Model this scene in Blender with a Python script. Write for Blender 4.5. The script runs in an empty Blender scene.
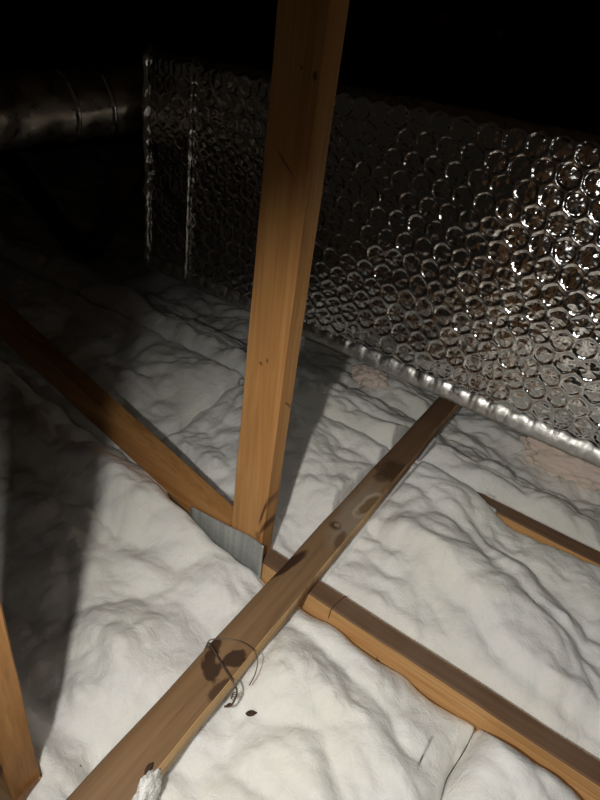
import bpy, bmesh, math, random
import numpy as np
from mathutils import Vector, Matrix, noise

# ------------------------------------------------------------------ camera
S = bpy.context.scene
COL = S.collection
RIGHT = Vector((0.8126891731, 0.5726517212, 0.1077325880))
UP = Vector((-0.3973083837, 0.4093298001, 0.8213374300))
BACK = RIGHT.cross(UP).normalized()
CAM = Vector((0.41983016, -0.62461536, 0.8522115))
cd = bpy.data.cameras.new('camera')
cam = bpy.data.objects.new('camera', cd)
COL.objects.link(cam)
m = Matrix((RIGHT, UP, BACK)).transposed().to_4x4()
m.translation = CAM
cam.matrix_world = m
cd.sensor_fit = 'VERTICAL'
cd.sensor_height = 36.0
cd.lens = 555.0 / 800.0 * 36.0
cd.clip_start = 0.02
S.camera = cam

# ------------------------------------------------------------------ light, world, exposure
w = bpy.data.worlds.new('attic_dark')
S.world = w
w.use_nodes = True
w.node_tree.nodes['Background'].inputs[0].default_value = (0.9, 0.75, 0.6, 1)
w.node_tree.nodes['Background'].inputs[1].default_value = 0.008
LAMP = CAM - RIGHT * 0.155 - UP * 0.01
ld = bpy.data.lights.new('torch_light', 'SPOT')
ld.energy = 29.0
ld.color = (1.0, 0.965, 0.895)
ld.shadow_soft_size = 0.012
ld.spot_size = math.radians(104)
ld.spot_blend = 1.0
lo = bpy.data.objects.new('torch_light', ld)
COL.objects.link(lo)
lo.location = LAMP
AIM = Vector((0.36, -0.10, -0.08))
lo.rotation_euler = (AIM - LAMP).to_track_quat('-Z', 'Y').to_euler()
# the phone's own small flash, right beside the lens
fd = bpy.data.lights.new('phone_flash', 'SPOT')
fd.energy = 5.0
fd.color = (1.0, 0.965, 0.91)
fd.shadow_soft_size = 0.006
fd.spot_size = math.radians(100)
fd.spot_blend = 1.0
fo = bpy.data.objects.new('phone_flash', fd)
COL.objects.link(fo)
fo.location = CAM + RIGHT * 0.012 + UP * 0.014
fo.rotation_euler = (Vector((0.42, 0.12, -0.05)) - CAM).to_track_quat('-Z', 'Y').to_euler()
vs = S.view_settings
vs.view_transform = 'Standard'
vs.look = 'None'
vs.gamma = 1.0
vs.exposure = 0.0
vs.use_curve_mapping = False

# ------------------------------------------------------------------ helpers
random.seed(4)


def tag(o, label=None, cat=None, group=None, kind=None):
    if label: o['label'] = label
    if cat: o['category'] = cat
    if group: o['group'] = group
    if kind: o['kind'] = kind
    return o


def empty(name, loc=(0, 0, 0)):
    o = bpy.data.objects.new(name, None)
    o.empty_display_size = 0.05
    COL.objects.link(o)
    o.location = loc
    return o


def link(name, me, mats, parent=None, loc=(0, 0, 0), smooth=True):
    o = bpy.data.objects.new(name, me)
    COL.objects.link(o)
    o.location = loc
    if not isinstance(mats, (list, tuple)): mats = [mats]
    for x in mats: me.materials.append(x)
    if parent: o.parent = parent
    if smooth: me.polygons.foreach_set('use_smooth', [True] * len(me.polygons))
    me.update()
    return o


def mesh(name, verts, faces):
    me = bpy.data.meshes.new(name)
    me.from_pydata([tuple(v) for v in verts], [], faces)
    me.update()
    return me


def from_bm(name, bm):
    bmesh.ops.recalc_face_normals(bm, faces=bm.faces)
    me = bpy.data.meshes.new(name)
    bm.to_mesh(me)
    bm.free()
    return me


def fbm(x, y, z, octv=4):
    return noise.fractal((x, y, z), 1.0, 2.0, octv)


def sstep(a, b, x):
    t = min(1.0, max(0.0, (x - a) / (b - a)))
    return t * t * (3 - 2 * t)


def tube_mesh(name, pts, radii, n=8, cap=True):
    """tube along a polyline"""
    verts, faces = [], []
    P = [Vector(p) for p in pts]
    if not hasattr(radii, '__len__'): radii = [radii] * len(P)
    up = Vector((0.13, 0.29, 0.95)).normalized()
    for i, p in enumerate(P):
        t = (P[min(i + 1, len(P) - 1)] - P[max(i - 1, 0)]).normalized()
        a = t.cross(up)
        if a.length < 1e-4: a = t.cross(Vector((1, 0, 0)))
        a.normalize()
        b = a.cross(t)
        for k in range(n):
            an = 2 * math.pi * k / n
            verts.append(p + (a * math.cos(an) + b * math.sin(an)) * radii[i])
    for i in range(len(P) - 1):
        for k in range(n):
            faces.append((i * n + k, i * n + (k + 1) % n, (i + 1) * n + (k + 1) % n, (i + 1) * n + k))
    if cap:
        faces.append(tuple(range(n - 1, -1, -1)))
        faces.append(tuple((len(P) - 1) * n + k for k in range(n)))
    return mesh(name, verts, faces)


def smooth_path(pts, sub=8):
    P = [Vector(p) for p in pts]
    out = []
    for i in range(len(P) - 1):
        p0, p1, p2, p3 = P[max(i - 1, 0)], P[i], P[i + 1], P[min(i + 2, len(P) - 1)]
        for k in range(sub):
            t = k / sub
            out.append(0.5 * ((2 * p1) + (p2 - p0) * t + (2 * p0 - 5 * p1 + 4 * p2 - p3) * t * t + (-p0 + 3 * p1 - 3 * p2 + p3) * t ** 3))
    out.append(P[-1])
    return out


# ------------------------------------------------------------------ materials
class NT:
    def __init__(s, name):
        s.m = bpy.data.materials.new(name)
        s.m.use_nodes = True
        s.t = s.m.node_tree
        s.t.nodes.clear()
        s.out = s.n('ShaderNodeOutputMaterial')
        s.b = s.n('ShaderNodeBsdfPrincipled')
        s.l(s.b.outputs[0], s.out.inputs[0])
        s.tc = s.n('ShaderNodeTexCoord').outputs['Object']

    def n(s, k, **kw):
        x = s.t.nodes.new(k)
        for a, b in kw.items(): setattr(x, a, b)
        return x

    def l(s, a, b): s.t.links.new(a, b)

    def mapping(s, scale=(1, 1, 1), loc=(0, 0, 0), rot=(0, 0, 0), kind='POINT', src=None):
        x = s.n('ShaderNodeMapping', vector_type=kind)
        x.inputs['Location'].default_value = loc
        x.inputs['Rotation'].default_value = rot
        x.inputs['Scale'].default_value = scale
        s.l(src or s.tc, x.inputs[0])
        return x.outputs[0]

    def noise(s, vec, scale, detail=4, rough=0.55, dist=0.0):
        x = s.n('ShaderNodeTexNoise')
        x.inputs['Scale'].default_value = scale
        x.inputs['Detail'].default_value = detail
        x.inputs['Roughness'].default_value = rough
        x.inputs['Distortion'].default_value = dist
        s.l(vec, x.inputs['Vector'])
        return x.outputs['Fac']

    def ramp(s, fac, stops):
        x = s.n('ShaderNodeValToRGB')
        e = x.color_ramp.elements
        while len(e) < len(stops): e.new(0.5)
        for q, (p, c) in zip(e, stops):
            q.position = p
            q.color = (c[0], c[1], c[2], 1) if hasattr(c, '__len__') else (c, c, c, 1)
        s.l(fac, x.inputs[0])
        return x.outputs[0]

    def mix(s, fac, a, b, mode='MIX'):
        x = s.n('ShaderNodeMix', data_type='RGBA', blend_type=mode)
        for v, k in ((fac, 0), (a, 6), (b, 7)):
            if hasattr(v, 'is_linked'): s.l(v, x.inputs[k])
            elif k == 0: x.inputs[0].default_value = v
            else: x.inputs[k].default_value = (v[0], v[1], v[2], 1)
        return x.outputs[2]

    def math(s, op, a, b=0.0, clamp=False):
        x = s.n('ShaderNodeMath', operation=op, use_clamp=clamp)
        for i, v in enumerate((a, b)):
            if hasattr(v, 'is_linked'): s.l(v, x.inputs[i])
            else: x.inputs[i].default_value = v
        return x.outputs[0]

    def bump(s, h, strength, dist, normal=None):
        x = s.n('ShaderNodeBump')
        x.inputs['Strength'].default_value = strength
        x.inputs['Distance'].default_value = dist
        s.l(h, x.inputs['Height'])
        if normal: s.l(normal, x.inputs['Normal'])
        s.l(x.outputs[0], s.b.inputs['Normal'])
        return x.outputs[0]

    def set(s, **kw):
        for k, v in kw.items():
            i = s.b.inputs[k.replace('_', ' ')]
            if hasattr(v, 'is_linked'): s.l(v, i)
            else: i.default_value = v
        return s.m


def wood(name, light, mid, dark, axis, spots=(), grey=None, rough=0.62, grain=1.0, seed=0.0, blotch=0.35):
    """timber with grain along an axis; spots = (centre, radii, rot_z, colour, edge, wobble)"""
    q = NT(name)
    sc = [38.0, 38.0, 38.0]
    sc[axis] = 1.6
    sc2 = [150.0, 150.0, 150.0]
    sc2[axis] = 5.0
    off = (seed, seed * 1.7, seed * 0.6)
    g = q.noise(q.mapping(sc, off), 1.0, 4, 0.6, 1.2)
    f = q.noise(q.mapping(sc2, off), 1.0, 3, 0.6)
    bl = q.noise(q.mapping((5, 5, 5), off), 1.0, 3, 0.6)
    c = q.ramp(g, [(0.28, dark), (0.47, mid), (0.68, light)])
    c = q.mix(q.math('MULTIPLY', q.ramp(f, [(0.5, 0.0), (0.78, 1.0)]), 0.4 * grain), c, [x * 0.5 for x in dark])
    if grey:
        c = q.mix(q.math('MULTIPLY', q.ramp(bl, [(0.35, 0.0), (0.65, 1.0)]), blotch), c, grey)
    wob = q.noise(q.mapping((26, 26, 26), off), 1.0, 4, 0.6)
    wob = q.math('SUBTRACT', wob, 0.5)
    for ctr, rad, rot, colr, edge, wb in spots:
        v = q.mapping(rad, ctr, rot if hasattr(rot, '__len__') else (0, 0, rot), 'TEXTURE')
        ln = q.n('ShaderNodeVectorMath', operation='LENGTH')
        q.l(v, ln.inputs[0])
        d = q.math('ADD', ln.outputs['Value'], q.math('MULTIPLY', wob, wb))
        mr = q.n('ShaderNodeMapRange')
        mr.inputs['From Min'].default_value = 1.0 + edge
        mr.inputs['From Max'].default_value = 1.0 - edge
        q.l(d, mr.inputs['Value'])
        c = q.mix(q.math('MULTIPLY', mr.outputs[0], colr[3] if len(colr) > 3 else 0.9), c, colr)
    q.bump(q.math('ADD', g, q.math('MULTIPLY', f, 0.6)), 0.5, 0.0015)
    return q.set(Base_Color=c, Roughness=rough, Specular_IOR_Level=0.3)


LIGHT, MID, DARK = (0.57, 0.300, 0.108), (0.475, 0.230, 0.075), (0.30, 0.13, 0.040)

M_post = wood('pine_post', LIGHT, MID, (0.38, 0.175, 0.055), 2, spots=[
    ((-0.024, 0.0, 0.760), (0.020, 0.05, 0.0016), (0, 0.75, 0), (0.14, 0.06, 0.025, 0.8), 0.5, 0.5),
    ((0.008, 0.0, 0.862), (0.0030, 0.05, 0.0045), 0, (0.10, 0.04, 0.02, 0.9), 0.4, 0.8),
    ((-0.012, 0.0, 0.868), (0.0018, 0.05, 0.002), 0, (0.10, 0.04, 0.02, 0.9), 0.4, 0.8),
    ((-0.037, 0.0, 0.452), (0.0035, 0.05, 0.0035), 0, (0.17, 0.07, 0.025, 0.85), 0.5, 1.2),
    ((-0.025, 0.0, 0.462), (0.0022, 0.05, 0.0035), 0, (0.15, 0.06, 0.02, 0.8), 0.5, 1.2),
    ((-0.045, 0.0, 0.305), (0.018, 0.05, 0.07), (0, 0.05, 0), (0.36, 0.16, 0.05, 0.35), 0.5, 0.5),
    ((-0.004, 0.0, 0.135), (0.0028, 0.06, 0.035), (0, 0.18, 0), (0.08, 0.03, 0.012, 0.9), 0.35, 1.0),
    ((0.000, 0.0, 0.095), (0.0032, 0.06, 0.025), (0, 0.30, 0), (0.09, 0.035, 0.015, 0.85), 0.35, 1.4),
    ((-0.012, 0.0, 0.065), (0.006, 0.06, 0.010), (0, -0.1, 0), (0.12, 0.05, 0.02, 0.6), 0.4, 1.4),
])
M_web = wood('pine_web', (0.50, 0.26, 0.095), (0.42, 0.20, 0.066), (0.30, 0.135, 0.042), 0, seed=3.1)
M_chord = wood('pine_chord', (0.72, 0.46, 0.22), (0.62, 0.36, 0.15), (0.42, 0.21, 0.075), 0, seed=5.7, rough=0.55, spots=[
    ((0.245, 0, -0.002), (0.05, 0.1, 0.012), (0, 0.05, 0), (0.18, 0.09, 0.04, 0.8), 0.4, 1.2),
    ((0.56, 0, -0.03), (0.10, 0.1, 0.03), 0, (0.30, 0.14, 0.05, 0.6), 0.5, 1.0),
    ((0.40, 0, -0.065), (0.20, 0.1, 0.008), 0, (0.20, 0.09, 0.035, 0.7), 0.5, 1.6)])
M_chordtop = wood('dusty_chord_top', (0.20, 0.108, 0.055), (0.145, 0.074, 0.036), (0.07, 0.034, 0.016), 0, seed=2.2, grey=(0.25, 0.19, 0.14), rough=0.8)
DK = (0.050, 0.024, 0.013)
M_runner = wood('weathered_runner', (0.285, 0.170, 0.085), (0.245, 0.142, 0.068), (0.185, 0.102, 0.047), 1, seed=1.3, grey=(0.27, 0.20, 0.14), blotch=0.25, rough=0.7, grain=0.6, spots=[
    # dark wet-looking half towards the duct
    ((0.0, 0.62, 0.02), (0.2, 0.24, 0.2), 0, (0.12, 0.060, 0.034, 0.75), 0.12, 0.5),
    ((0.000, 0.395, 0.02), (0.040, 0.040, 0.1), 0.5, (0.070, 0.036, 0.016, 0.9), 0.25, 1.1),
    ((-0.014, 0.350, 0.02), (0.016, 0.018, 0.1), 0.0, (0.080, 0.042, 0.020, 0.8), 0.3, 1.3),
    # grey halo, tan knot, swirl
    ((-0.002, 0.215, 0.02), (0.030, 0.105, 0.1), 0.06, (0.34, 0.27, 0.20, 0.75), 0.35, 0.9),
    ((0.008, 0.252, 0.02), (0.0185, 0.056, 0.1), -0.10, (0.50, 0.40, 0.29, 0.9), 0.12, 0.8),
    ((0.009, 0.250, 0.02), (0.0125, 0.044, 0.1), -0.10, (0.20, 0.125, 0.060, 0.95), 0.2, 0.7),
    ((-0.016, 0.146, 0.02), (0.013, 0.012, 0.1), 0.3, (0.085, 0.042, 0.020, 0.9), 0.3, 1.6),
    ((-0.013, 0.150, 0.02), (0.0065, 0.006, 0.1), 0.3, (0.34, 0.24, 0.15, 0.9), 0.3, 1.2),
    ((0.012, 0.120, 0.02), (0.008, 0.024, 0.1), 0.2, (0.12, 0.062, 0.030, 0.8), 0.4, 1.8),
    # dark wedge by the post
    ((-0.034, 0.000, 0.02), (0.011, 0.052, 0.1), -0.18, DK + (0.95,), 0.18, 0.7),
    ((0.036, -0.03, 0.02), (0.006, 0.055, 0.1), 0.1, (0.09, 0.045, 0.022, 0.8), 0.3, 1.5),
    # flame stain at the wire
    ((-0.012, -0.236, 0.02), (0.015, 0.030, 0.1), 0.75, DK + (0.95,), 0.14, 2.4),
    ((0.012, -0.214, 0.02), (0.011, 0.024, 0.1), -0.5, DK + (0.95,), 0.14, 2.4),
    ((-0.030, -0.215, 0.02), (0.012, 0.016, 0.1), 0.4, DK + (0.9,), 0.16, 1.8),
    ((0.028, -0.262, 0.02), (0.010, 0.026, 0.1), -0.2, DK + (0.8,), 0.2, 2.2),
    ((-0.008, -0.226, 0.02), (0.006, 0.010, 0.1), 0.3, (0.27, 0.16, 0.085, 0.9), 0.3, 1.0),
])
M_runnerside = wood('raw_runner_edge', (0.62, 0.43, 0.22), (0.53, 0.34, 0.16), (0.36, 0.20, 0.085), 1, seed=9.0, rough=0.65, spots=[
    ((0.04, -0.02, 0.0), (0.03, 0.06, 0.03), 0, (0.16, 0.085, 0.04, 0.85), 0.3, 1.4),
    ((0.04, 0.55, 0.0), (0.05, 0.30, 0.05), 0, (0.20, 0.11, 0.06, 0.85), 0.2, 0.8),
    ((0.04, 0.13, 0.0), (0.03, 0.05, 0.03), 0, (0.22, 0.12, 0.06, 0.8), 0.3, 1.4)])
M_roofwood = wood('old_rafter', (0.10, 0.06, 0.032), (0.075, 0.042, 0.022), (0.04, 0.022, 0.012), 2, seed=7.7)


def batt_mat(name, col, shade):
    q = NT(name)
    a = q.noise(q.mapping((9, 9, 9)), 1.0, 4, 0.6)
    b = q.noise(q.mapping((34, 34, 34)), 1.0, 5, 0.62, 0.8)
    d = q.noise(q.mapping((150, 150, 150)), 1.0, 4, 0.65, 1.0)
    c = q.ramp(a, [(0.3, shade), (0.62, col)])
    hue = q.noise(q.mapping((3.5, 3.5, 3.5), (4, 2, 1)), 1.0, 2, 0.5)
    c = q.mix(q.ramp(hue, [(0.40, 0.0), (0.60, 0.55)]), c, [col[0] * 0.985, col[1] * 0.98, col[2] * 0.90])
    c = q.mix(q.math('MULTIPLY', q.ramp(d, [(0.60, 0.0), (0.78, 1.0)]), 0.12), c, [x * 0.6 for x in shade])
    h = q.math('ADD', q.math('MULTIPLY', b, 1.0), q.math('MULTIPLY', d, 0.22))
    q.bump(h, 0.55, 0.010)
    q.set(Base_Color=c, Roughness=0.9, Specular_IOR_Level=0.12)
    q.b.inputs['Subsurface Weight'].default_value = 0.7
    q.b.inputs['Subsurface Radius'].default_value = (1.0, 0.9, 0.8)
    q.b.inputs['Subsurface Scale'].default_value = 0.010
    return q.m


M_batt = batt_mat('white_fibre', (0.90, 0.895, 0.875), (0.84, 0.83, 0.815))
M_pink = batt_mat('pink_fibre', (0.87, 0.74, 0.67), (0.82, 0.66, 0.59))


def foil(name, base=(0.74, 0.735, 0.72), rough=0.13, s=1.0):
    q = NT(name)
    a = q.noise(q.mapping((45, 45, 45)), 1.0, 3, 0.55, 0.6)
    vo = q.n('ShaderNodeTexVoronoi', feature='F1', distance='EUCLIDEAN')
    vo.inputs['Scale'].default_value = 70.0
    q.l(q.tc, vo.inputs['Vector'])
    h = q.math('ADD', a, q.math('MULTIPLY', vo.outputs['Distance'], 0.5))
    q.bump(h, 0.25 * s, 0.003)
    rr = q.ramp(a, [(0.3, rough * 0.7), (0.7, rough * 1.5)])
    return q.set(Base_Color=(*base, 1), Metallic=1.0, Roughness=rr)


M_foil = foil('bubble_foil')
M_catch = foil('light_catch_foil', (0.74, 0.73, 0.70), 0.40)  # rougher foil, added to make the duct's lower edge catch light
M_tape = foil('foil_tape', (0.86, 0.85, 0.84), 0.2, 1.4)
M_flex = foil('flex_foil', (0.80, 0.72, 0.62), 0.34, 0.6)


def galv():
    q = NT('galvanised_plate')
    st = q.noise(q.mapping((110, 110, 5)), 1.0, 3, 0.6)
    bl = q.noise(q.mapping((30, 30, 30)), 1.0, 4, 0.6)
    c = q.ramp(st, [(0.3, (0.34, 0.355, 0.345)), (0.7, (0.52, 0.535, 0.52))])
    c = q.mix(q.math('MULTIPLY', bl, 0.35), c, (0.46, 0.47, 0.46))
    q.bump(st, 0.4, 0.002)
    return q.set(Base_Color=c, Metallic=0.55, Roughness=0.52)


M_galv = galv()


def plain(name, col, rough=0.6, metal=0.0, sc=60):
    q = NT(name)
    a = q.noise(q.mapping((sc, sc, sc)), 1.0, 3, 0.6)
    c = q.ramp(a, [(0.3, [x * 0.65 for x in col]), (0.7, col)])
    q.bump(a, 0.3, 0.001)
    return q.set(Base_Color=c, Roughness=rough, Metallic=metal)


M_wire = plain('rusty_wire', (0.20, 0.14, 0.10), 0.45, 0.6, 200)
M_chip = plain('dark_bark', (0.060, 0.030, 0.018), 0.8)
M_dry = plain('grey_drywall', (0.45, 0.43, 0.40), 0.9, 0, 20)
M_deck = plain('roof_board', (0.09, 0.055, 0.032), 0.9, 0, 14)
M_red = plain('rust_red_scrap', (0.85, 0.16, 0.06), 0.7)

# ------------------------------------------------------------------ structure
ZC = -0.20      # top of the drywall
ZT = -0.06      # top of the bottom chords


def slab(name, x0, x1, y0, y1, z0, z1, mat, kind=None, nx=1, ny=1):
    bm = bmesh.new()
    bmesh.ops.create_cube(bm, size=1.0)
    for v in bm.verts:
        v.co = Vector(((x0 + x1) / 2 + v.co.x * (x1 - x0), (y0 + y1) / 2 + v.co.y * (y1 - y0), (z0 + z1) / 2 + v.co.z * (z1 - z0)))
    o = link(name, from_bm(name, bm), mat, smooth=False)
    if kind: o['kind'] = kind
    return o


slab('floor', -3.6, 2.2, -1.6, 3.4, ZC - 0.015, ZC, M_dry, 'structure')

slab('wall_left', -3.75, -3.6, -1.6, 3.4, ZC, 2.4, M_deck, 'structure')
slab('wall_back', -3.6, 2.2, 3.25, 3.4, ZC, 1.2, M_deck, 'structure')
# roof sheathing: boards of a deck sloping down away from the viewer
roof = empty('ceiling', (0, 0, 0))
roof['kind'] = 'structure'
slope = math.radians(-24)
for i in range(22):
    bm = bmesh.new()
    bmesh.ops.create_cube(bm, size=1.0)
    for v in bm.verts:
        v.co = Vector((v.co.x * 6.4, v.co.y * 0.236, v.co.z * 0.019))
    bmesh.ops.bevel(bm, geom=bm.edges[:], offset=0.002, segments=1, affect='EDGES')
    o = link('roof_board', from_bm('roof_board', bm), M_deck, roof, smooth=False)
    d = -1.6 + i * 0.24
    o.location = (-0.7, d * math.cos(slope), 1.62 + d * math.sin(slope))
    o.rotation_euler = (slope, 0, 0)


# ------------------------------------------------------------------ timbers
def timber(axis, a0, a1, u0, u1, v0, v1, bev=0.003, step=0.02, jit=0.0007, seed=0.0, shape=None):
    """rough sawn stick along axis; cross-section axes are the two others in xyz order. Returns (verts, faces, side index)"""
    n = max(2, int((a1 - a0) / step))
    ring = [(u0 + bev, v0, 0), (u1 - bev, v0, 0), (u1, v0 + bev, 1), (u1, v1 - bev, 1), (u1 - bev, v1, 2), (u0 + bev, v1, 2), (u0, v1 - bev, 3), (u0, v0 + bev, 3)]
    # extra points on each side for gentle unevenness
    pts = []
    for i in range(8):
        p, q2 = ring[i], ring[(i + 1) % 8]
        pts.append((p[0], p[1]))
        if i % 2 == 0:
            for t in (0.33, 0.66): pts.append((p[0] + (q2[0] - p[0]) * t, p[1] + (q2[1] - p[1]) * t))
    k = len(pts)
    verts, faces, side = [], [], []
    for i in range(n + 1):
        a = a0 + (a1 - a0) * i / n
        for j, (u, v) in enumerate(pts):
            du = noise.noise((a * 9 + seed, u * 40, v * 40)) * jit
            dv = noise.noise((a * 9 + seed + 31, u * 40, v * 40)) * jit
            U, V = u + du, v + dv
            if shape: U, V = shape(a, U, V)
            c = [0, 0, 0]
            o = [x for x in (0, 1, 2) if x != axis]
            c[axis] = a; c[o[0]] = U; c[o[1]] = V
            verts.append(c)
    for i in range(n):
        for j in range(k):
            faces.append((i * k + j, i * k + (j + 1) % k, (i + 1) * k + (j + 1) % k, (i + 1) * k + j))
            side.append(j // 4)       # 0: v0 side, 1: u1 side, 2: v1 side, 3: u0 side
    faces.append(tuple(range(k - 1, -1, -1))); side.append(4)
    faces.append(tuple(n * k + j for j in range(k))); side.append(4)
    return verts, faces, side


def stick(name, loc, data, mats, slot=None, parent=None, flat=True):
    v, f, s = data
    me = mesh(name, v, f)
    bm = bmesh.new(); bm.from_mesh(me)
    bmesh.ops.recalc_face_normals(bm, faces=bm.faces)
    bm.to_mesh(me); bm.free()
    o = link(name, me, mats, parent, loc, smooth=not flat)
    if slot:
        for p, sd in zip(me.polygons, s): p.material_index = slot.get(sd, 0)
    return o


# bottom chords (38 mm x 140 mm), running along x
def chord(y0, x0, x1, seed, label, zt=ZT):
    root = empty('ceiling_joist', (0, y0, ZC))
    h = zt - ZC

    def shp(a, u, v):
        wv = 0.0022 * noise.noise((a * 3 + seed, 0, 0))
        if v < h - 0.07: return u, v
        if u < 0.01:                                   # waney front arris
            u += 0.0015 * abs(noise.noise((a * 14, seed, 3)))
        return u + wv, v + 0.0015 * noise.noise((a * 5, seed, 8))
    d = timber(0, x0, x1, 0, 0.04, 0, h, 0.003, 0.012, 0.0010, seed, shp)
    stick('joist_body', (0, 0, 0), d, [M_chord, M_chordtop], {2: 1}, root)
    tag(root, label, 'joist', 'ceiling joists between the insulation')
    return root


CH = chord(0.0, -1.0, 1.6, 1.0, 'orange pine joist carrying the steel nail plate and upright post')
chord(0.477, -2.6, 1.6, 5.0, 'pine joist mostly buried in insulation just before the foil duct')
chord(-0.535, -2.0, 1.4, 8.0, 'pine joist at the foot of the nearest post, almost out of frame')


# posts
def shp_post(a, u, v): return u + 0.0, v


root = empty('truss_post', (0, 0, ZT))
d = timber(2, 0, 1.55, -0.080, 0.0, 0.0, 0.04, 0.0025, 0.02, 0.0008, 2.0, lambda a, u, v: (u + 0.028 * (a - 0.06) - 0.006 * a * (u > -0.04), v))
stick('post_body', (0, 0, 0), d, [M_post], None, root)
tag(root, 'upright orange pine post standing on the joist in front of the foil duct', 'post', 'truss posts')

root = empty('truss_post', (0, -0.535, ZT))
d = timber(2, 0, 1.8, -0.080, 0.0, 0.0, 0.04, 0.0025, 0.02, 0.0008, 6.0, lambda a, u, v: (u + 0.10 * a, v + 0.01 * a))
stick('post_body', (0, 0, 0), d, [M_post], None, root)
tag(root, 'nearest pine post cut by the lower left edge of the photo', 'post', 'truss posts')


# the low diagonal web leaving the joint to the left
def prism(poly, y0, y1, bev=0.0025):
    bm = bmesh.new()
    a = [bm.verts.new((x, y0, z)) for x, z in poly]
    b = [bm.verts.new((x, y1, z)) for x, z in poly]
    n = len(poly)
    bm.faces.new(a); bm.faces.new(b[::-1])
    for i in range(n): bm.faces.new((a[i], b[i], b[(i + 1) % n], a[(i + 1) % n]))
    bmesh.ops.recalc_face_normals(bm, faces=bm.faces)
    bmesh.ops.bevel(bm, geom=bm.edges[:], offset=bev, segments=2, affect='EDGES')
    return bm


root = empty('diagonal_web', (-0.083, 0, ZT))
ang = math.atan(0.272)
poly = [(0, 0.0), (-0.115, 0.0), (-1.60, 0.40), (-1.60, 0.483), (0, 0.046)]
bm = prism(poly, 0.0, 0.04)
link('web_body', from_bm('web_body', bm), [M_web], root, smooth=False)
tag(root, 'low sloping pine web running from the nail plate into shadow at left', 'timber')

# webs of the next truss, in the dark behind
def bar(name, p0, p1, wd, th, mat, label, group=None):
    p0, p1 = Vector(p0), Vector(p1)
    L = (p1 - p0).length
    root = empty(name, p0)
    d = timber(2, 0, L, -wd / 2, wd / 2, -th / 2, th / 2, 0.003, 0.05, 0.0008, p0.x)
    o = stick('timber_body', (0, 0, 0), d, [mat], None, root)
    root.rotation_euler = (p1 - p0).to_track_quat('Z', 'Y').to_euler()
    tag(root, label, 'timber', group)
    return root


# ------------------------------------------------------------------ runner lying across the joists
def shp_run(a, u, v):
    t = (a + 0.5) / 1.3
    left = -0.0335 - 0.020 * t + 0.0012 * noise.noise((a * 7, 1, 1))
    right = 0.0365 - 0.032 * t + 0.0016 * noise.noise((a * 9, 5, 1))
    k = (u + 0.04) / 0.08
    U = left + (right - left) * k
    V = v
    if k > 0.9 and v > 0.0:           # waney worn right arris
        wv = 0.5 + 0.5 * noise.noise((a * 6, 9, 2))
        V = v - 0.006 * wv
        U = U + 0.0025 * (1 - wv)
    if k < 0.1 and v > 0.0: V = v - 0.002 * abs(noise.noise((a * 8, 4, 4)))
    if v > 0.015:
        # raised swirl around the knot, shallow dish at the dark wedge
        V += 0.0022 * math.exp(-((a - 0.145) / 0.02) ** 2) * math.exp(-((k - 0.3) / 0.3) ** 2)
        V -= 0.004 * math.exp(-((a - 0.0) / 0.035) ** 2) * math.exp(-(k / 0.18) ** 2)
    return U, V


root = empty('cross_runner', (0.1, 0.0, ZT + 0.02))
d = timber(1, -0.72, 1.15, -0.04, 0.04, -0.02, 0.02, 0.004, 0.009, 0.0012, 4.0, shp_run)
stick('runner_body', (0, 0, 0), d, [M_runner, M_runnerside], {1: 1}, root, flat=False)
tag(root, 'stained brown board lying flat across the joists, from lower left to the duct', 'board')

# ------------------------------------------------------------------ nail plate
root = empty('nail_plate', (-0.09, -0.0015, -0.065))
bm = bmesh.new()
NX, NZ = 26, 14
P = {}
for i in range(NX + 1):
    for k in range(NZ + 1):
        s, t = i / NX, k / NZ
        x = -0.102 + 0.204 * s
        z = -0.055 + 0.110 * t
        # right end lifts a little from the wood; top edge dips to the left
        zz = z + (-0.022 + 0.030 * s) * t + 0.002 * noise.noise((s * 5, t * 3, 2))
        y = -0.0008 - 0.006 * max(0, (s - 0.8) / 0.2) ** 2 - 0.0012 * abs(noise.noise((s * 9, t * 2, 5)))
        P[i, k] = bm.verts.new((x, y, zz))
fs = [bm.faces.new((P[i, k], P[i + 1, k], P[i + 1, k + 1], P[i, k + 1])) for i in range(NX) for k in range(NZ)]
r = bmesh.ops.extrude_face_region(bm, geom=fs)
for v in r['geom']:
    if isinstance(v, bmesh.types.BMVert): v.co.y -= 0.0012
link('plate_sheet', from_bm('plate_sheet', bm), M_galv, root)
# stamped tooth slots
bm = bmesh.new()
bmesh.ops.create_cube(bm, size=1.0)
for v in bm.verts: v.co = Vector((v.co.x * 0.0022, v.co.y * 0.0006, v.co.z * 0.0075))
bmesh.ops.bevel(bm, geom=bm.edges[:], offset=0.0002, segments=1, affect='EDGES')
slot_me = from_bm('tooth_slot', bm)
slot_me.materials.append(plain('slot_shadow', (0.46, 0.47, 0.46), 0.6, 0.5))
for i in range(12):
    for k in range(5):
        s = (i + 0.5) / 12
        t = (k + 0.5 + 0.25 * (i % 2)) / 5.4
        x = -0.102 + 0.204 * s
        z = -0.055 + 0.110 * t + (-0.022 + 0.030 * s) * t
        y = -0.0021 - 0.006 * max(0, (s - 0.8) / 0.2) ** 2
        o = bpy.data.objects.new('tooth_slot', slot_me)
        COL.objects.link(o)
        o.parent = root
        o.location = (x, y - 0.0006, z)
tag(root, 'grey galvanised steel nail plate joining post, web and joist', 'plate')

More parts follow.
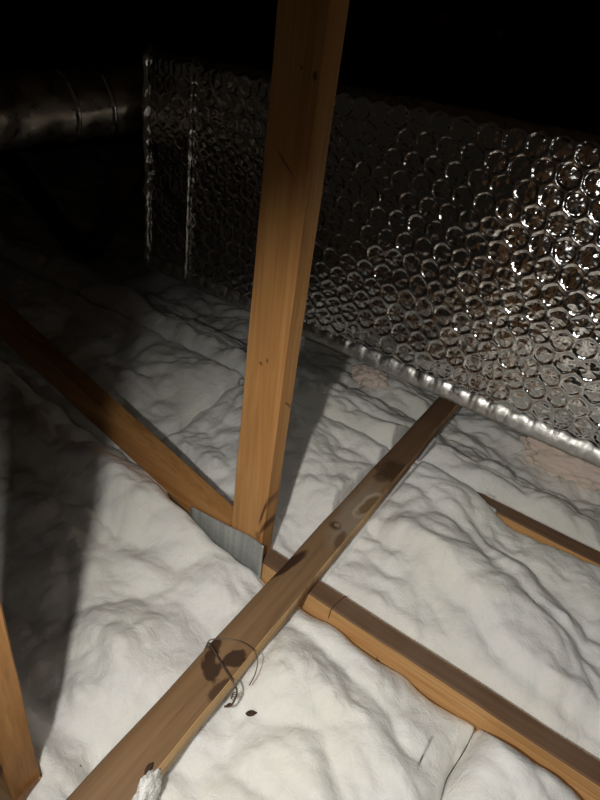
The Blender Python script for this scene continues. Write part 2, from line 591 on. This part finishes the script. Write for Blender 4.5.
# ------------------------------------------------------------------ insulation batts
def batt(name, x0, x1, y0, y1, top, label, seed, step=0.0047, bottom=None, warp=0.012, rnd=0.055, amp=1.0, mat=None, cat='insulation', group='white insulation batts', edges=(1, 1, 1, 1), drop=0.06, fy0=None, fy1=None):
    """pillow of glass fibre: top(x, y) is the smooth height, the rest is lumps and creases"""
    mat = mat or M_batt
    nx = max(4, int((x1 - x0) / step)); ny = max(4, int((y1 - y0) / step))
    zb = ZC + 0.002
    V = np.zeros(((nx + 1) * (ny + 1) * 2, 3))
    B0 = (nx + 1) * (ny + 1)
    nz = noise.noise
    for i in range(nx + 1):
        for j in range(ny + 1):
            x = x0 + (x1 - x0) * i / nx
            ya = fy0(x) if fy0 else y0
            yb = fy1(x) if fy1 else y1
            y = ya + (yb - ya) * j / ny
            dl, dr, df, db = x - x0, x1 - x, y - ya, yb - y
            dd = [q for q, e in zip((dl, dr, df, db), edges) if e]
            # lumps: domain-warped billows with sharp valleys
            wx = x + 0.05 * nz((x * 5 + seed, y * 5, 1.3)); wy = y + 0.05 * nz((x * 5, y * 5 + seed, 7.7))
            b1 = abs(nz((wx * 3.4 + seed, wy * 5.6, 0.3)))
            b2 = abs(nz((wx * 10 + seed, wy * 13.0, 4.3)))
            b3 = abs(nz((wx * 24 + seed, wy * 27.0, 9.3)))
            b4 = abs(nz((wx * 52 + seed, wy * 55.0, 5.3)))
            f = nz((x * 2.1 + seed, y * 3.0, 2.0))
            f2 = fbm(x * 45, y * 45, seed, 3)
            mk = 0.35 + 0.65 * sstep(0.0, 0.08, min(dd) if dd else 1.0)
            h = amp * mk * (0.066 * (b1 - 0.22) + 0.028 * (b2 - 0.2) + 0.0095 * (b3 - 0.2) + 0.0032 * (b4 - 0.2) + 0.026 * f + 0.0010 * f2)
            z = top(x, y) + h
            wob = 0.012 * nz((x * 16 + seed, y * 16, 3.1))
            fall = 0.0
            for q, e in zip((dl, dr, df, db), edges):
                t = max(0.0, (q + wob) / rnd)
                if e and t < 1: fall = max(fall, e * drop * (1 - math.sqrt(max(0.0, 1 - (1 - t) ** 2))))
            z -= fall
            bz = bottom(x, y) if bottom else zb
            # squeezed down below the board that lies on it
            rl, rr = 0.0665 - 0.0154 * (y + 0.5), 0.1365 - 0.0246 * (y + 0.5)
            gap = max(rl - x, x - rr, 0.0)
            if gap < 0.03 and -0.75 < y < 1.17: z = min(z, ZT - 0.006 + max(0.0, gap - 0.004) * 2.2)
            # and under the sloping web
            if -0.03 < y < 0.045 and x < -0.2: z = min(z, -0.063 + 0.2694 * (-0.198 - x) + max(0.0, -0.003 - y) * 2.0)
            z = max(z, bz + 0.004)
            # in-plane wobble of the outline
            ex = warp * nz((y * 9, 0.5, 1.0)) * (1 if edges[0] and dl < 0.05 or edges[1] and dr < 0.05 else 0)
            V[i * (ny + 1) + j] = (x + ex, y, z)
            V[B0 + i * (ny + 1) + j] = (x + ex, y, bz)
    faces = []
    q = ny + 1
    for i in range(nx):
        for j in range(ny):
            a = i * q + j
            faces.append((a, a + q, a + q + 1, a + 1))
            faces.append((B0 + a, B0 + a + 1, B0 + a + q + 1, B0 + a + q))
    for i in range(nx):
        a = i * q; faces.append((a, B0 + a, B0 + a + q, a + q))
        a = i * q + ny; faces.append((a, a + q, B0 + a + q, B0 + a))
    for j in range(ny):
        a = j; faces.append((a, a + 1, B0 + a + 1, B0 + a))
        a = nx * q + j; faces.append((a, B0 + a, B0 + a + 1, a + 1))
    org = Vector(((x0 + x1) / 2, (y0 + y1) / 2, ZC))
    V -= np.array(org)
    me = mesh(name, V, faces)
    o = link(name, me, mat, None, org)
    return tag(o, label, cat, group)


def gauss(x, y, cx, cy, sx, sy): return math.exp(-((x - cx) / sx) ** 2 - ((y - cy) / sy) ** 2)


# --- front bay, in front of the nail plate joist
def top_f1(x, y):
    z = -0.088
    z += 0.075 * sstep(-0.05, -0.45, x) * sstep(-0.28, -0.02, y)      # climbs under the sloping web
    z += 0.05 * sstep(-0.5, -1.0, x)
    z += 0.030 * gauss(x, y, -0.10, -0.29, 0.075, 0.05) + 0.022 * gauss(x, y, -0.05, -0.40, 0.05, 0.035) + 0.016 * gauss(x, y, -0.13, -0.16, 0.09, 0.04)
    z += 0.02 * gauss(x, y, 0.33, -0.17, 0.15, 0.09)
    z -= 0.012 * gauss(x, y, 0.06, -0.2, 0.06, 0.3)
    z += 0.042 * gauss(x, y, -0.19, -0.02, 0.10, 0.05) + 0.030 * gauss(x, y, -0.02, -0.015, 0.06, 0.04) + 0.045 * sstep(-0.43, -0.48, y)
    return z


def bot_chord(x, y):
    if -0.0015 < y < 0.0415 or 0.4755 < y < 0.5185 or y < -0.4935: return ZT + 0.004
    return ZC + 0.002


batt('insulation_batt', -1.5, 0.480, -0.488, -0.008, top_f1, 'white insulation batt in front of the nail plate, under the brown board', 11.0, rnd=0.045, drop=0.035,
     bottom=bot_chord, edges=(1, 1, 0, 1), fy0=lambda x: -0.490 - 0.036 * sstep(0.004, 0.02, x), fy1=lambda x: -0.008 + 0.028 * sstep(-0.24, -0.30, x))
batt('insulation_batt', 0.4815, 1.3, -0.488, -0.008, lambda x, y: -0.078 + 0.028 * gauss(x, y, 0.57, -0.05, 0.08, 0.06), 'white insulation piece bulging at the lower right corner before the joist', 23.0, rnd=0.05, drop=0.06)


# --- middle bay
def top_m1(x, y):
    z = -0.066
    z += 0.030 * gauss(x, y, 0.33, 0.26, 0.14, 0.09)
    z += 0.020 * gauss(x, y, 0.55, 0.14, 0.18, 0.06)
    z += 0.034 * gauss(x, y, -0.20, 0.33, 0.16, 0.12)
    z += 0.012 * gauss(x, y, 0.2, 0.40, 0.1, 0.06)
    z += 0.014 * sstep(0.34, 0.55, x) * sstep(0.34, 0.47, y)
    z += 0.036 * sstep(0.42, 0.26, x) * sstep(0.26, 0.46, y)
    z -= 0.030 * gauss(x, y, 0.02, 0.10, 0.05, 0.06)
    # long creases parallel with the joists
    if x > 0.12:
        w = 0.012 * noise.noise((x * 9, 0, 0)) + 0.005 * noise.noise((x * 30, 2, 0))
        ca = float(np.interp(x, (0.12, 0.283, 0.466, 0.58, 0.9), (0.236, 0.212, 0.117, 0.092, 0.07))) + w
        cb = float(np.interp(x, (0.12, 0.296, 0.48, 0.575, 0.9), (0.40, 0.35, 0.265, 0.231, 0.15))) - w
        for c0, dp in ((ca, 0.018), (cb, 0.013)):
            z += dp * (sstep(0.0, 0.035, y - c0) - 0.55 * sstep(0.03, 0.16, y - c0)) - 0.35 * dp * math.exp(-((y - c0) / 0.018) ** 2)
        z -= 0.012
    return z


def over_far(x): return 0.474 + 0.022 * sstep(0.36, 0.24, x)


def over_near(x): return 0.046 - 0.022 * sstep(-0.30, -0.40, x)


batt('insulation_batt', -0.465, 1.4, 0.046, 0.474, top_m1, 'thick white insulation batt behind the post, between the two visible joists', 37.0, rnd=0.05, drop=0.045, edges=(1.3, 1, 1, 0.5), bottom=bot_chord, fy0=over_near, fy1=over_far)
batt('insulation_batt', -2.2, -0.4665, 0.046, 0.474, lambda x, y: -0.065 + 0.02 * gauss(x, y, -0.7, 0.3, 0.2, 0.1) + 0.036 * sstep(0.26, 0.46, y) + 0.045 * sstep(0.12, 0.04, y), 'shaded white insulation batt behind the sloping web at left', 41.0, step=0.007, rnd=0.045, edges=(1, 0.6, 1, 0.5),
     drop=0.04, bottom=bot_chord, fy0=over_near, fy1=over_far)


# --- bay under the duct
def top_b1(x, y):
    z = -0.070 + 0.03 * gauss(x, y, -0.75, 0.68, 0.16, 0.10) + 0.025 * gauss(x, y, -0.30, 0.66, 0.2, 0.07) + 0.02 * gauss(x, y, 0.36, 0.62, 0.12, 0.06)
    z += 0.020 * gauss(x, y, 0.2, 0.74, 0.08, 0.08) + 0.055 * sstep(0.40, 0.26, x) * sstep(0.75, 0.53, y) - 0.055 * sstep(0.54, 0.86, y)
    return z


batt('insulation_batt', -1.25, 0.60, 0.523, 1.05, top_b1, 'white insulation batt under the front edge of the foil duct', 53.0, rnd=0.06, drop=0.045, bottom=bot_chord, fy0=lambda x: 0.523 - 0.022 * sstep(0.36, 0.24, x))
batt('insulation_batt', 0.606, 1.5, 0.523, 1.05, lambda x, y: -0.08, 'white insulation batt beneath the right end of the foil duct', 59.0, step=0.009)
batt('insulation_batt', -2.6, -1.256, 0.523, 1.05, lambda x, y: -0.075 + 0.055 * sstep(0.75, 0.53, y), 'dark shaded insulation batt on the floor left of the foil duct', 61.0, step=0.009, bottom=bot_chord, fy0=lambda x: 0.501)
batt('insulation_batt', -3.4, 1.6, 1.056, 2.6, lambda x, y: -0.08, 'far insulation batt in the dark behind the foil duct', 67.0, step=0.03)

# ------------------------------------------------------------------ foil duct
DX0, DX1 = -1.10, 1.35
DF, DB = 0.690, 1.15         # front and back planes
DZ0, DZ1 = 0.045, 0.735
RC = 0.032


def duct_profile(fine=0.0025, coarse=0.03):
    """closed loop of (y, z, ny, nz, s); s = 0 at the bottom front corner, growing up the front"""
    seg = []
    def line(p, q2, n, st):
        L = math.dist(p, q2); k = max(1, round(L / st))
        for i in range(k):
            t = i / k
            seg.append((p[0] + (q2[0] - p[0]) * t, p[1] + (q2[1] - p[1]) * t, n[0], n[1]))
    def arc(c, a0, a1, st):
        L = abs(a1 - a0) * RC; k = max(2, round(L / st))
        for i in range(k):
            a = a0 + (a1 - a0) * i / k
            seg.append((c[0] + RC * math.cos(a), c[1] + RC * math.sin(a), math.cos(a), math.sin(a)))
    line((DF + RC + 0.06, DZ0), (DF + RC, DZ0), (0, -1), fine)
    arc((DF + RC, DZ0 + RC), -math.pi / 2, -math.pi, fine)
    line((DF, DZ0 + RC), (DF, DZ1 - RC), (-1, 0), fine)
    arc((DF + RC, DZ1 - RC), math.pi, math.pi / 2, fine)
    line((DF + RC, DZ1), (DF + RC + 0.16, DZ1), (0, 1), fine)
    line((DF + RC + 0.16, DZ1), (DB - RC, DZ1), (0, 1), coarse)
    arc((DB - RC, DZ1 - RC), math.pi / 2, 0, 0.012)
    line((DB, DZ1 - RC), (DB, DZ0 + RC), (1, 0), coarse)
    arc((DB - RC, DZ0 + RC), 0, -math.pi / 2, 0.012)
    line((DB - RC, DZ0), (DF + RC + 0.06, DZ0), (0, -1), coarse)
    out, s = [], 0.0
    for i, p in enumerate(seg):
        if i: s += math.dist(p[:2], seg[i - 1][:2])
        out.append((*p, s))
    return out


def build_duct():
    root = empty('foil_duct', (0.0, 0.91, DZ0))
    root.rotation_euler = (0, 0, -0.025)
    prof = duct_profile()
    k = len(prof)
    st = 0.0027
    nx = int((DX1 - DX0) / st)
    xs = DX0 + (DX1 - DX0) * np.arange(nx + 1) / nx
    pr = np.array(prof)
    ss = pr[:, 4]
    X, Sg = np.meshgrid(xs, ss, indexing='ij')
    # slow crumple of the lattice and of the sheet
    def vnoise(sc, seed, oct_=1):
        rng = np.random.RandomState(seed)
        a, b = X * sc, Sg * sc
        a = a - a.min() ; b = b - b.min()
        g = rng.uniform(-1, 1, (int(a.max()) + 3, int(b.max()) + 3))
        i, j = a.astype(int), b.astype(int)
        u, v = a - i, b - j
        u = u * u * (3 - 2 * u); v = v * v * (3 - 2 * v)
        return (g[i, j] * (1 - u) + g[i + 1, j] * u) * (1 - v) + (g[i, j + 1] * (1 - u) + g[i + 1, j + 1] * u) * v
    p = 0.054
    rowh = p * 0.866
    Xw = X + 0.009 * vnoise(7, 1) + 0.10 * Sg
    Sw = Sg + 0.008 * vnoise(7, 2)
    r0 = np.floor(Sw / rowh)
    best = np.full(X.shape, 9.0)
    bi = np.zeros(X.shape); bj = np.zeros(X.shape); cxb = np.zeros(X.shape); cyb = np.zeros(X.shape)
    for dr in (-1, 0, 1):
        r = r0 + dr
        off = (r % 2) * 0.5
        for dc in (0, 1):
            cidx = np.floor(Xw / p - off) + dc
            cx = (cidx + off) * p
            cy = r * rowh + rowh * 0.5
            d = np.hypot(Xw - cx, Sw - cy)
            mk = d < best
            best = np.where(mk, d, best)
            bi = np.where(mk, cidx, bi); bj = np.where(mk, r, bj); cxb = np.where(mk, cx, cxb); cyb = np.where(mk, cy, cyb)
    hsh = np.abs(np.sin(bi * 12.9898 + bj * 78.233) * 43758.5453) % 1.0
    hs2 = np.abs(np.sin(bi * 39.346 + bj * 11.135) * 24634.63) % 1.0
    R = 0.0255
    t = np.clip((R + 0.001 - best) / 0.0058, 0, 1)
    rim = t * t * (3 - 2 * t)
    dome = np.clip(1 - (best / R) ** 2, 0, 1)
    amp = 0.6 + 0.7 * hsh
    ang = np.arctan2(Sw - cyb, Xw - cxb)
    pleat = np.abs(np.sin(ang * (2 + np.floor(hsh * 3)) + hs2 * 6.28)) * np.clip(best / R, 0, 1)
    crease = pleat * 0.0014 * rim + np.abs(vnoise(60, 3)) * 0.0012 * rim + np.abs(vnoise(120, 4)) * 0.0003
    smooth_left = 0.45 + 0.55 * np.clip((X - (-0.905)) / 0.03, 0, 1)
    H = smooth_left * (-rim * 0.0015 * amp + dome * 0.0016 * hs2 - np.exp(-((best - R) / 0.0018) ** 2) * 0.0004 - crease) + 0.004 * vnoise(5, 5) + 0.0022 * vnoise(16, 6)
    # ease into the crimped end
    H *= np.clip((X - DX0) / 0.02, 0.1, 1)
    V = np.zeros((nx + 1, k, 3))
    V[:, :, 0] = X
    V[:, :, 1] = pr[None, :, 0] + pr[None, :, 2] * H - 0.92 + 0.05 * (pr[None, :, 1] - DZ0)
    V[:, :, 2] = pr[None, :, 1] + pr[None, :, 3] * H - DZ0
    idx = np.arange((nx + 1) * k).reshape(nx + 1, k)
    nxt = np.roll(idx, -1, axis=1)
    F = np.stack([idx[:-1], idx[1:], nxt[1:], nxt[:-1]], -1).reshape(-1, 4)
    me = bpy.data.meshes.new('bubble_wrap')
    nv, nf = V.shape[0] * V.shape[1], len(F)
    me.vertices.add(nv); me.vertices.foreach_set('co', V.reshape(-1))
    me.loops.add(nf * 4); me.loops.foreach_set('vertex_index', F.reshape(-1).astype(np.int32))
    me.polygons.add(nf); me.polygons.foreach_set('loop_start', np.arange(0, nf * 4, 4, dtype=np.int32))
    me.update(calc_edges=True)
    me.validate()
    o = link('bubble_wrap', me, [M_foil, M_catch], root)
    # rougher foil set along the lower front edge so torch light brightens it
    zz = pr[:, 1]; front = pr[:, 0] < DF + RC + 0.01
    dull = ((zz < DZ0 + RC + 0.004) & front).astype(np.int32)
    me.polygons.foreach_set('material_index', np.tile(dull, nx))
    me.update()
    o['label'] = 'silver foil bubble wrap skin'
    # end caps
    def prof_c(inset=0.0, st=0.02):
        q = duct_profile(st, 0.04)
        return [(y - ny_ * inset - 0.92 + 0.05 * (z - DZ0), z - nz_ * inset - DZ0) for y, z, ny_, nz_, _ in q]
    for xx, nm in ((DX0, 'end_cap'), (DX1, 'end_cap')):
        c = prof_c(0.004)
        sgn = -1 if xx == DX0 else 1
        vv = [(xx + sgn * 0.0, y, z) for y, z in c] + [(xx + sgn * 0.012, y * 0.94, (z - 0.34) * 0.94 + 0.34) for y, z in c]
        n = len(c)
        ff = [(i, (i + 1) % n, n + (i + 1) % n, n + i) for i in range(n)] + [tuple(range(n, 2 * n))]
        link(nm, mesh(nm, vv, ff), M_tape, root)
    # crimped flange round the left end, and the taped seam a little way in
    def collar(name, xc, wd, out, crump, mat, seed):
        q = duct_profile(0.008, 0.03)
        n = len(q)
        sect = [(-wd, 0.001), (-wd * 0.8, out * 0.6), (-wd * 0.2, out), (wd * 0.3, out * 0.95), (wd * 0.9, out * 0.5), (wd, 0.001)]
        vv, ff = [], []
        for y, z, a, b, s in q:
            for j, (dx, dn) in enumerate(sect):
                c1 = crump * noise.noise((s * 30, j * 0.9, seed)); c2 = crump * noise.noise((s * 30 + 40, j * 0.9, seed))
                vv.append((xc + dx + c1, y + a * (dn + c2) - 0.92 + 0.05 * (z - DZ0), z + b * (dn + c2) - DZ0))
        kk = len(sect)
        for i in range(n):
            for j in range(kk - 1):
                ff.append((i * kk + j, ((i + 1) % n) * kk + j, ((i + 1) % n) * kk + j + 1, i * kk + j + 1))
            ff.append((i * kk, i * kk + kk - 1, ((i + 1) % n) * kk + kk - 1, ((i + 1) % n) * kk))
        o = link(name, mesh(name, vv, ff), mat, root)
        return o
    collar('crimped_flange', DX0 + 0.004, 0.013, 0.014, 0.008, M_tape, 2.0)['label'] = 'crumpled foil edge at the end of the duct'
    collar('seam_fold', -0.895, 0.004, 0.011, 0.004, M_tape, 6.0)['label'] = 'thin foil seam fold'
    # foil lip added along the lower front edge, tilted up to catch torch light
    sect = [(0.003, 0.050), (-0.0035, 0.044), (-0.0062, 0.030), (-0.0090, 0.016), (-0.0085, 0.010), (-0.002, 0.005), (0.014, 0.000)]
    nn = 600
    vv, ff = [], []
    for i in range(nn + 1):
        x = DX0 + 0.01 + (DX1 - DX0 - 0.02) * i / nn
        sc_ = abs(math.sin(math.pi * (x + 0.012 * noise.noise((x * 8, 1, 1))) / 0.054))
        for j, (dy, dz) in enumerate(sect):
            k1 = 0.0026 * noise.noise((x * 45, j * 0.8, 3.0)) + 0.0020 * noise.noise((x * 120, j * 1.1, 7.0))
            k2 = 0.0020 * noise.noise((x * 40, j * 0.8, 13.0))
            lift = -0.0012 * sc_ if 1 <= j <= 3 else 0.0
            vv.append((x, DF + dy + lift + k1 - 0.92 + 0.05 * dz, dz + k2 + (0.006 * sc_ if j <= 1 else 0.0)))
    kk = len(sect)
    for i in range(nn):
        for j in range(kk - 1):
            ff.append((i * kk + j, (i + 1) * kk + j, (i + 1) * kk + j + 1, i * kk + j + 1))
    link('added_lip_strip', mesh('added_lip_strip', vv, ff), M_catch, root)['label'] = 'added foil lip that catches light along the lower edge'
    tag(root, 'large box duct wrapped in shiny silver bubble foil behind the post', 'duct')


build_duct()

# round foil duct that leaves the end of the box duct
def flex():
    path = smooth_path([(-1.165, 0.91, 0.600), (-1.225, 0.89, 0.590), (-1.30, 0.70, 0.560), (-1.33, 0.45, 0.545), (-1.30, 0.20, 0.535), (-1.25, -0.2, 0.53)], 40)
    n = 64
    root = empty('round_duct', (-1.25, 0.6, 0.45))
    verts, faces = [], []
    R0 = 0.098
    up = Vector((0, 0, 1))
    s = 0.0
    for i, p in enumerate(path):
        t = (path[min(i + 1, len(path) - 1)] - path[max(i - 1, 0)]).normalized()
        if i: s += (p - path[i - 1]).length
        a = t.cross(up).normalized(); b = a.cross(t)
        for k in range(n):
            an = 2 * math.pi * k / n
            r = R0 + 0.0035 * math.sin(s * 2 * math.pi / 0.16 + 0.8 * math.sin(an)) + 0.006 * noise.noise((math.cos(an) * 1.6, math.sin(an) * 1.6, s * 9)) + 0.004 * abs(noise.noise((math.cos(an) * 3.5, math.sin(an) * 3.5, s * 22)))
            verts.append(p + (a * math.cos(an) + b * math.sin(an)) * r - root.location)
    for i in range(len(path) - 1):
        for k in range(n):
            faces.append((i * n + k, i * n + (k + 1) % n, (i + 1) * n + (k + 1) % n, (i + 1) * n + k))
    faces.append(tuple(range(n - 1, -1, -1)))
    faces.append(tuple((len(path) - 1) * n + k for k in range(n)))
    link('foil_sleeve', mesh('foil_sleeve', verts, faces), M_flex, root)
    # foil bands round it
    for q in (34, 78, 100):
        p = path[q]
        t = (path[q + 1] - path[q - 1]).normalized(); a = t.cross(up).normalized(); b = a.cross(t)
        vv, ff = [], []
        for k in range(n):
            an = 2 * math.pi * k / n
            cr = 0.003 * noise.noise((math.cos(an) * 4, math.sin(an) * 4, q))
            for dx, dr in ((-0.008, 0.001), (-0.004, 0.012), (0.003, 0.012), (0.008, 0.001)):
                vv.append(p + t * (dx + cr) + (a * math.cos(an) + b * math.sin(an)) * (R0 + dr + cr) - root.location)
        for k in range(n):
            for j in range(3):
                ff.append((k * 4 + j, ((k + 1) % n) * 4 + j, ((k + 1) % n) * 4 + j + 1, k * 4 + j + 1))
        link('foil_band', mesh('foil_band', vv, ff), M_tape, root)
    tag(root, 'round flexible foil duct leaving the left end of the box duct', 'duct')


flex()

# blocks that carry the box duct on the runner
slabs = slab('support_block', 0.03, 0.15, 0.97, 1.10, ZT + 0.0405, DZ0 - 0.008, M_roofwood)
tag(slabs, 'wooden block on the brown board beneath the foil duct', 'block')

# ------------------------------------------------------------------ dark framing behind
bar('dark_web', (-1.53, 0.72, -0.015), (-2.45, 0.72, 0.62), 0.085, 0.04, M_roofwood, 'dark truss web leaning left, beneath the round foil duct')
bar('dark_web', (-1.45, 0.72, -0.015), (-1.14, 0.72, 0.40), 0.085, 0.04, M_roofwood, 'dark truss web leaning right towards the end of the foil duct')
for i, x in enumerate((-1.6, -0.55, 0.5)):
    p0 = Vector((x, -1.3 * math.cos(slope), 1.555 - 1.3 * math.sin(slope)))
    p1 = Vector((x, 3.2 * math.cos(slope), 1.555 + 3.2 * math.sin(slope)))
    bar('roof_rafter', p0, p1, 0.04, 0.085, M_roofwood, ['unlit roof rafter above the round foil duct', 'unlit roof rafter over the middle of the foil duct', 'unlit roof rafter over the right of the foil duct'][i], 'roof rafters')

# ------------------------------------------------------------------ small things
def blob(name, loc, size, mat, seed, rot=0.0, rough=0.25, sub=2):
    bm = bmesh.new()
    bmesh.ops.create_icosphere(bm, subdivisions=sub, radius=1.0)
    for v in bm.verts:
        k = 1 + rough * noise.noise(v.co * 1.7 + Vector((seed, 0, 0))) + rough * 0.5 * noise.noise(v.co * 4 + Vector((0, seed, 0)))
        v.co = Vector((v.co.x * size[0] * k, v.co.y * size[1] * k, v.co.z * size[2] * k))
    o = link(name, from_bm(name, bm), mat, None, loc, smooth=sub > 2)
    o.rotation_euler = (0, 0, rot)
    return o


# wire bent round the runner
root = empty('bent_wire', (0.1, -0.215, ZT + 0.04))
zt = 0.0018
def L(*ps): return [Vector((x - 0.1, y + 0.215, z + 0.02)) for x, y, z in ps]
rod = smooth_path(L((0.052, -0.219, -0.052), (0.060, -0.219, -0.022), (0.069, -0.222, -0.014), (0.105, -0.235, -0.013), (0.142, -0.247, -0.014), (0.150, -0.250, -0.028), (0.150, -0.262, -0.045), (0.140, -0.266, -0.055)), 8)
link('wire_rod', tube_mesh('wire_rod', rod, 0.0016, 8), M_wire, root)
lp = smooth_path(L((0.056, -0.222, -0.050), (0.060, -0.216, -0.016), (0.080, -0.200, -0.012), (0.104, -0.188, -0.010), (0.130, -0.186, -0.010), (0.146, -0.194, -0.014), (0.153, -0.208, -0.026), (0.152, -0.220, -0.045)), 8)
link('wire_loop', tube_mesh('wire_loop', lp, 0.0009, 6), M_wire, root)
tw = []
for i in range(24):
    a = i * 0.7
    tw.append((0.049 + 0.004 * math.cos(a), 0.0 - 0.038 - 0.0002 * i + 0.004 * math.sin(a), -0.006 - 0.00035 * i))
link('wire_twist', tube_mesh('wire_twist', tw, 0.0009, 6), M_wire, root)
tag(root, 'thin rusty wire looped over the stained brown board', 'wire')

# staple over the right joist, nail on the post, nail tip
root = empty('wire_staple', (0.178, 0.02, ZT))
st = smooth_path([(0.006, 0.020, 0.001), (0.003, 0.010, 0.003), (0.000, -0.010, 0.003), (-0.002, -0.0235, 0.001), (-0.003, -0.0245, -0.028)], 6)
link('staple_wire', tube_mesh('staple_wire', st, 0.0008, 6), M_wire, root)
tag(root, 'thin dark wire bent over the joist edge beside the brown board', 'wire')


def nail(loc, direc, length, label, rad=0.0014):
    root = empty('nail', loc)
    dv = Vector(direc).normalized()
    link('shank', tube_mesh('shank', [(0, 0, 0), tuple(dv * length)], rad, 8), M_wire, root)
    link('head', tube_mesh('head', [tuple(dv * length), tuple(dv * (length + 0.0015))], rad * 2.3, 10), M_wire, root)
    tag(root, label, 'nail', 'bent nails')


nail((0.006, 0.02, 0.325), (1, -0.1, -0.25), 0.014, 'small nail sticking out of the right side of the upright post')
nail((0.283, 0.0015, -0.112), (0.8, -0.5, -0.3), 0.010, 'small grey nail at the lower edge of the right joist')

# bark chips
for nm, lc, sz, rt, lb in (
    ('bark_chip', (0.171, -0.234, -0.088), (0.0085, 0.005, 0.0022), 0.9, 'largest dark bark chip on the white insulation right of the wire'),
    ('bark_chip', (0.154, -0.221, -0.090), (0.0028, 0.002, 0.0012), 0.2, 'tiny dark speck between the wire and the larger bark chip'),
    ('bark_chip', (0.133, -0.246, -0.090), (0.005, 0.003, 0.0015), 1.0, 'small dark chip against the lower edge of the brown board by the wire'),
    ('bark_chip', (0.126, -0.408, -0.0165), (0.0045, 0.0085, 0.003), 0.2, 'dark chip on the brown board next to the white tuft'),
    ('bark_chip', (-0.78, 0.60, -0.055), (0.010, 0.006, 0.003), 0.4, 'dark chip on the shaded insulation before the duct end'),
    ('bark_chip', (0.02, -0.452, -0.085), (0.004, 0.0015, 0.001), 0.9, 'dark sliver beside the foot of the nearest post')):
    tag(blob(nm, lc, sz, M_chip, lc[0] * 50, rt, 0.5, 2), lb, 'chip', 'dark bark chips')

# loose tuft over the runner edge and pink insulation at the duct
def tuft(name, loc, size, mat, seed, label, rot=0):
    bm = bmesh.new()
    bmesh.ops.create_icosphere(bm, subdivisions=5, radius=1.0)
    for v in bm.verts:
        n0 = v.co.copy()
        k = 1 + 0.55 * (abs(noise.noise(n0 * 1.6 + Vector((seed, 0, 0)))) - 0.2) + 0.25 * (abs(noise.noise(n0 * 3.7 + Vector((0, seed, 0)))) - 0.2) + 0.12 * noise.noise(n0 * 8)
        v.co = Vector((n0.x * size[0], n0.y * size[1], n0.z * size[2])) * k
    o = link(name, from_bm(name, bm), mat, None, loc)
    o.rotation_euler = (0, 0, rot)
    return tag(o, label, 'insulation')


tuft('insulation_tuft', (0.138, -0.425, -0.05), (0.012, 0.030, 0.042), M_batt, 3.0, 'white tuft of insulation lapping over the lower edge of the brown board', 0.2)
tuft('pink_tuft', (-0.20, 0.84, -0.085), (0.06, 0.05, 0.030), M_pink, 8.0, 'faint pink insulation tuft under the duct just right of the post')
tuft('pink_tuft', (0.45, 0.85, -0.075), (0.14, 0.07, 0.055), M_pink, 12.0, 'pink insulation tuft under the duct at the right edge')

# scrap on the rafters
sc = blob('red_scrap', (-0.522, 1.565, 0.9085), (0.026, 0.045, 0.003), M_red, 5.0, 0.3, 0.6, 2)
sc.rotation_euler = (slope, 0, 0.5)
tag(sc, 'small rust red scrap on the dark roof boards above the foil duct', 'scrap')
sc = blob('pale_scrap', (-0.322, 1.60, 0.8925), (0.010, 0.022, 0.003), M_batt, 9.0, 0.3, 0.6, 2)
sc.rotation_euler = (slope, 0, -0.2)
tag(sc, 'tiny pale fleck on the dark roof boards right of the red scrap', 'scrap')
